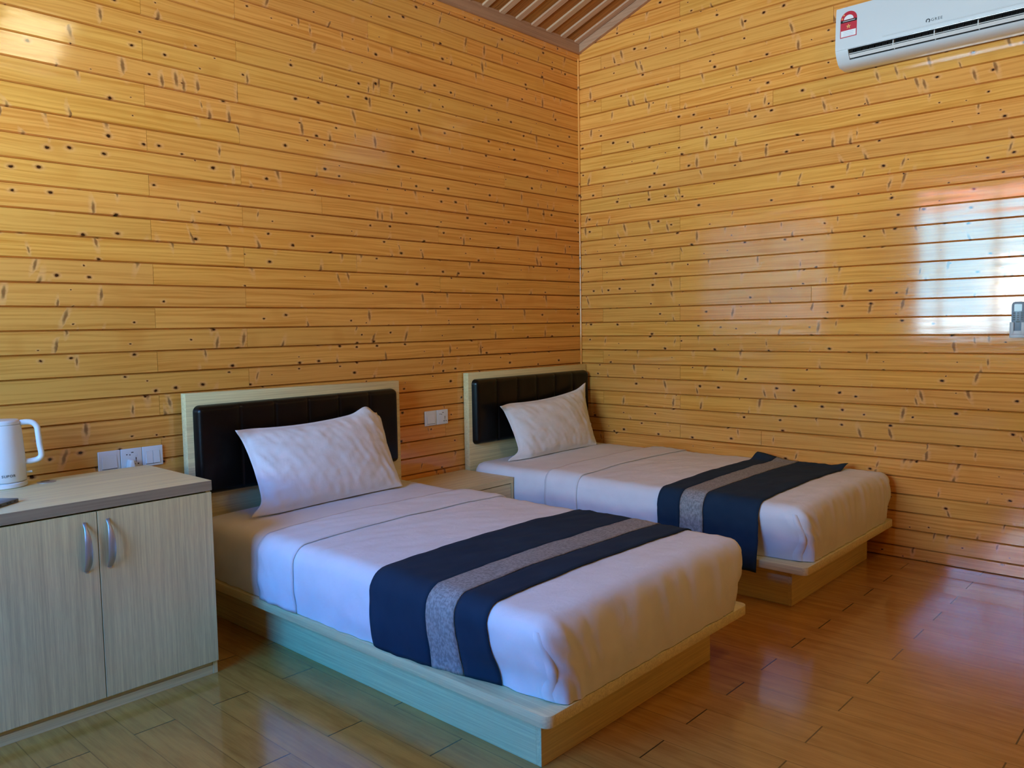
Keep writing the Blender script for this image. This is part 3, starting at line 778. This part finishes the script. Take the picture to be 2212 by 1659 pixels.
plate('power_socket', 'white universal socket with a plug above the cabinet', -3.2845, .7245, 3)
plate('light_switch', 'white double rocker switch, right of the socket above the cabinet', -3.1915, .7245, 2)
plate('light_switch', 'white single rocker switch on the wall between the two beds', -1.530, .7320, 1)
plate('power_socket', 'white universal socket on the wall between the two beds', -1.4365, .7320, 3)
pg = thing('plug', 'white plug pushed into the socket above the cabinet', 'plug', (-3.248, -.03, .72))
V, F = box(-3.266, -3.236, -.052, -.0118, .728, .768, .006, 3)
V = [(x+(.006 if z > .75 else 0)*(1 if x < -3.25 else -1), y, z) for x, y, z in V]
mk('body', (V, F), M['white'], pg, smooth=.7)
mk('cord', tube([(-3.251, -.045, .731), (-3.251, -.060, .70), (-3.25, -.075, .60), (-3.245, -.08, .45), (-3.26, -.08, .30)], .0032, 8), M['white'], pg, smooth=True)

# ------------------------------------------------------------ air conditioner
ay0, ay1 = -1.900, -2.872
ac = thing('air_conditioner', 'white wall air conditioner high on the right wall', 'air conditioner', (-.1, (ay0+ay1)/2, 2.69))
f_ = lambda p, q, a: (p, a, q)
solid = [(-.001, 2.992), (-.165, 2.992), (-.182, 2.989), (-.190, 2.980), (-.197, 2.90), (-.2005, 2.782), (-.198, 2.764), (-.186, 2.738), (-.160, 2.706), (-.135, 2.692), (-.06, 2.690), (-.001, 2.698)]
notch = [(-.001, 2.992), (-.165, 2.992), (-.182, 2.989), (-.190, 2.980), (-.197, 2.90), (-.2005, 2.782), (-.196, 2.764), (-.13, 2.785), (-.095, 2.75), (-.120, 2.722), (-.168, 2.716), (-.160, 2.706), (-.135, 2.692), (-.06, 2.690), (-.001, 2.698)]
mk('body', joinm(prism(solid, f_, ay0, ay0-.066), prism(notch, f_, ay0-.066, ay1+.066), prism(solid, f_, ay1+.066, ay1)), M['acwhite'], ac, smooth=.5)
fp = [(-.1895, 2.984), (-.1975, 2.90), (-.2015, 2.782), (-.1995, 2.766), (-.2035, 2.766), (-.2055, 2.782), (-.2015, 2.90), (-.1925, 2.987)]
mk('front_panel', prism(fp, f_, ay0-.002, ay1+.002), M['acwhite'], ac, smooth=.9)
mk('duct', prism([(-.190, 2.7615), (-.128, 2.7835), (-.0965, 2.7495), (-.1115, 2.7235), (-.113, 2.7245), (-.099, 2.750), (-.1285, 2.780), (-.188, 2.760)], f_, ay0-.067, ay1+.067), M['darkline'], ac)
mk('air_flap', prism([(-.1895, 2.7345), (-.1755, 2.7215), (-.1745, 2.7232), (-.1885, 2.7362)], f_, ay0-.070, ay1+.070), M['white'], ac, smooth=.9)
mk('flap_rail', prism([(-.1915, 2.7415), (-.1890, 2.7395), (-.1872, 2.7415), (-.1897, 2.7435)], f_, ay0-.070, ay1+.070), M['white'], ac)
n = 25
for i in range(n):
    y = ay0-.095-(.78/(n-1))*i*1.0
    big = i in (6, 12, 18)
    mk('flap_post' if big else 'vane', prism([(-.186, 2.7435), (-.176, 2.764), (-.160, 2.766), (-.160, 2.745)] if not big else [(-.191, 2.735), (-.186, 2.764), (-.165, 2.772), (-.160, 2.72)], f_, y, y-(.0015 if not big else .004)), M['darkline'] if not big else M['white'], ac)
# white ridge added to stand for the reflected highlight along the lower front
def pf(z): return -.2058+.0000*(z)   # front face x
mk('trim_line', prism([(-.2052, 2.7885), (-.2075, 2.7865), (-.2075, 2.7835), (-.2052, 2.7815)], f_, ay0-.245, ay1+.02), M['acwhite'], ac)
def front_x(z): return np.interp(z, [2.782, 2.90, 2.987], [-.2056, -.2016, -.1926])
def on_front(y, z, o): return (front_x(z)-o, y, z)
def flatpoly(poly, o, th=.0004):
    # densify and lay on the panel
    V = []; n = len(poly)
    for y, z in poly: V.append(on_front(y, z, o+th))
    for y, z in poly: V.append(on_front(y, z, o-.0002))
    F = [tuple(range(n)), tuple(range(n, 2*n))[::-1]]+[(i, i+n, (i+1) % n+n, (i+1) % n) for i in range(n)]
    return V, F
ly0, ly1, lz0, lz1 = -1.927, -2.013, 2.826, 2.962   # label corners
yc = (ly0+ly1)/2; ra = (ly0-ly1)/2
def arch(r_, zb, zc_, n=20, sq=1.): return [(yc+r_, zb)]+[(yc+r_*math.cos(math.pi*i/n), zc_+r_*sq*math.sin(math.pi*i/n)) for i in range(n+1)]+[(yc-r_, zb)]
lb = mk('energy_label', flatpoly(arch(ra, lz0, lz1-ra), .0006), M['red'], ac, label='red arched energy sticker')
mk('arch_window', flatpoly(arch(ra*.58, lz1-ra, lz1-ra, sq=.95)[1:-1], .0014), M['paper'], lb)
mk('black_band', flatpoly([(ly0-.001, 2.904), (ly1+.001, 2.904), (ly1+.001, 2.917), (ly0-.001, 2.917)], .0018), M['black'], lb)
mk('white_panel', flatpoly([(ly0-.004, lz0+.004), (ly1+.004, lz0+.004), (ly1+.004, 2.862), (ly0-.004, 2.862)], .0014), M['paper'], lb)
def star(cy, cz, r_): return [(cy+(r_ if i % 2 == 0 else r_*.42)*math.cos(math.pi/2+math.pi*i/5), cz+(r_ if i % 2 == 0 else r_*.42)*math.sin(math.pi/2+math.pi*i/5)) for i in range(10)]
for cy, cz, r_ in ((yc, 2.8815, .0135), (yc+ra*.80, lz1-ra+.008, .006), (yc+ra*.60, lz1-ra+.026, .006)): mk('star', flatpoly(star(cy, cz, r_), .0018), M['yellow'], lb)
mk('number', text_mesh('2', .014, lambda x, y, z: on_front(yc-x, 2.8805+y, .0026+z), .0002), M['ink'], lb)
for i in range(3): mk('text_line', flatpoly([(yc+.026, 2.853-.009*i), (yc-.026, 2.853-.009*i), (yc-.026, 2.855-.009*i), (yc+.026, 2.855-.009*i)], .0018), M['holder'], lb)
mk('band_text', flatpoly([(yc+.030, 2.9095), (yc-.034, 2.9095), (yc-.034, 2.9120), (yc+.030, 2.9120)], .0024), M['paper'], lb)
mk('lettering', text_mesh('GREE', .0195, lambda x, y, z: on_front(-2.402-x, 2.8085+y, .0006+z), .0003, 1.25), M['ink'], ac, label='small dark lettering')
# ring mark in front of the lettering
R0, R1 = .0105, .0055
ring = [( -2.362-R0*math.cos(a), 2.8085+R0*math.sin(a)) for a in np.linspace(-1.2, 3.9, 24)]+[(-2.362-R1*math.cos(a), 2.8085+R1*math.sin(a)) for a in np.linspace(3.9, -1.2, 24)]
bm = bmesh.new(); vs = [bm.verts.new(on_front(y, z, .0009)) for y, z in ring]
for i in range(23): bm.faces.new((vs[i], vs[i+1], vs[46-i], vs[47-i]))
mk('round_mark', bm_out(bm), M['ink'], ac)

# ------------------------------------------------------------ remote and holder
ry0, ry1 = -2.7265, -2.785
rc = (ry0+ry1)/2
rm = thing('remote_control', 'grey blue remote control standing in its wall holder', 'remote control', (-.022, rc, 1.238))
fr = lambda p, q, a: (a, p, q)
bodyp = [(rc+.0265, 1.238), (rc+.0285, 1.33), (rc+.0285, 1.385), (rc+.024, 1.396), (rc+.012, 1.400), (rc-.012, 1.400), (rc-.024, 1.396), (rc-.0285, 1.385), (rc-.0285, 1.33), (rc-.0265, 1.238)]
mk('casing', prism(bodyp, fr, -.034, -.014, .002), M['remote'], rm, smooth=.6)
mk('screen', prism(rrect(rc-.0165, rc+.0165, 1.353, 1.388, .002, 3), fr, -.0352, -.0335), M['screen'], rm, label='pale display')
for i in range(4):
    for j in range(3):
        if i == 3 and j != 1: cz = 1.3125
        else: cz = 1.3435-i*.0105
        cy = rc+(.0165, 0, -.0165)[j]
        mk('button', prism(rrect(cy-.0052, cy+.0052, cz-.0034, cz+.0034, .0015, 3), fr, -.0356, -.0335), M['black'], rm)
mk('button', prism([(rc+.0095*math.cos(a), 1.3015+.005*math.sin(a)) for a in np.linspace(0, 2*math.pi, 20, endpoint=False)], fr, -.0356, -.0335), M['black'], rm)
hl_ = mk('remote_holder', joinm(box(-.0025, -.0008, rc-.034, rc+.034, 1.222, 1.298, .0005), box(-.042, -.0025, rc-.034, rc-.0305, 1.222, 1.298, .001), box(-.042, -.0025, rc+.0305, rc+.034, 1.222, 1.298, .001),
                                  box(-.042, -.0025, rc-.0305, rc+.0305, 1.222, 1.2355, .001), box(-.042, -.0395, rc-.0305, rc-.016, 1.2355, 1.298, .0005), box(-.042, -.0395, rc+.016, rc+.0305, 1.2355, 1.298, .0005), box(-.042, -.0395, rc-.016, rc+.016, 1.2355, 1.256, .0005)),
         M['holder'], smooth=.6, label='pale grey plastic holder under the remote on the right wall', cat='holder')
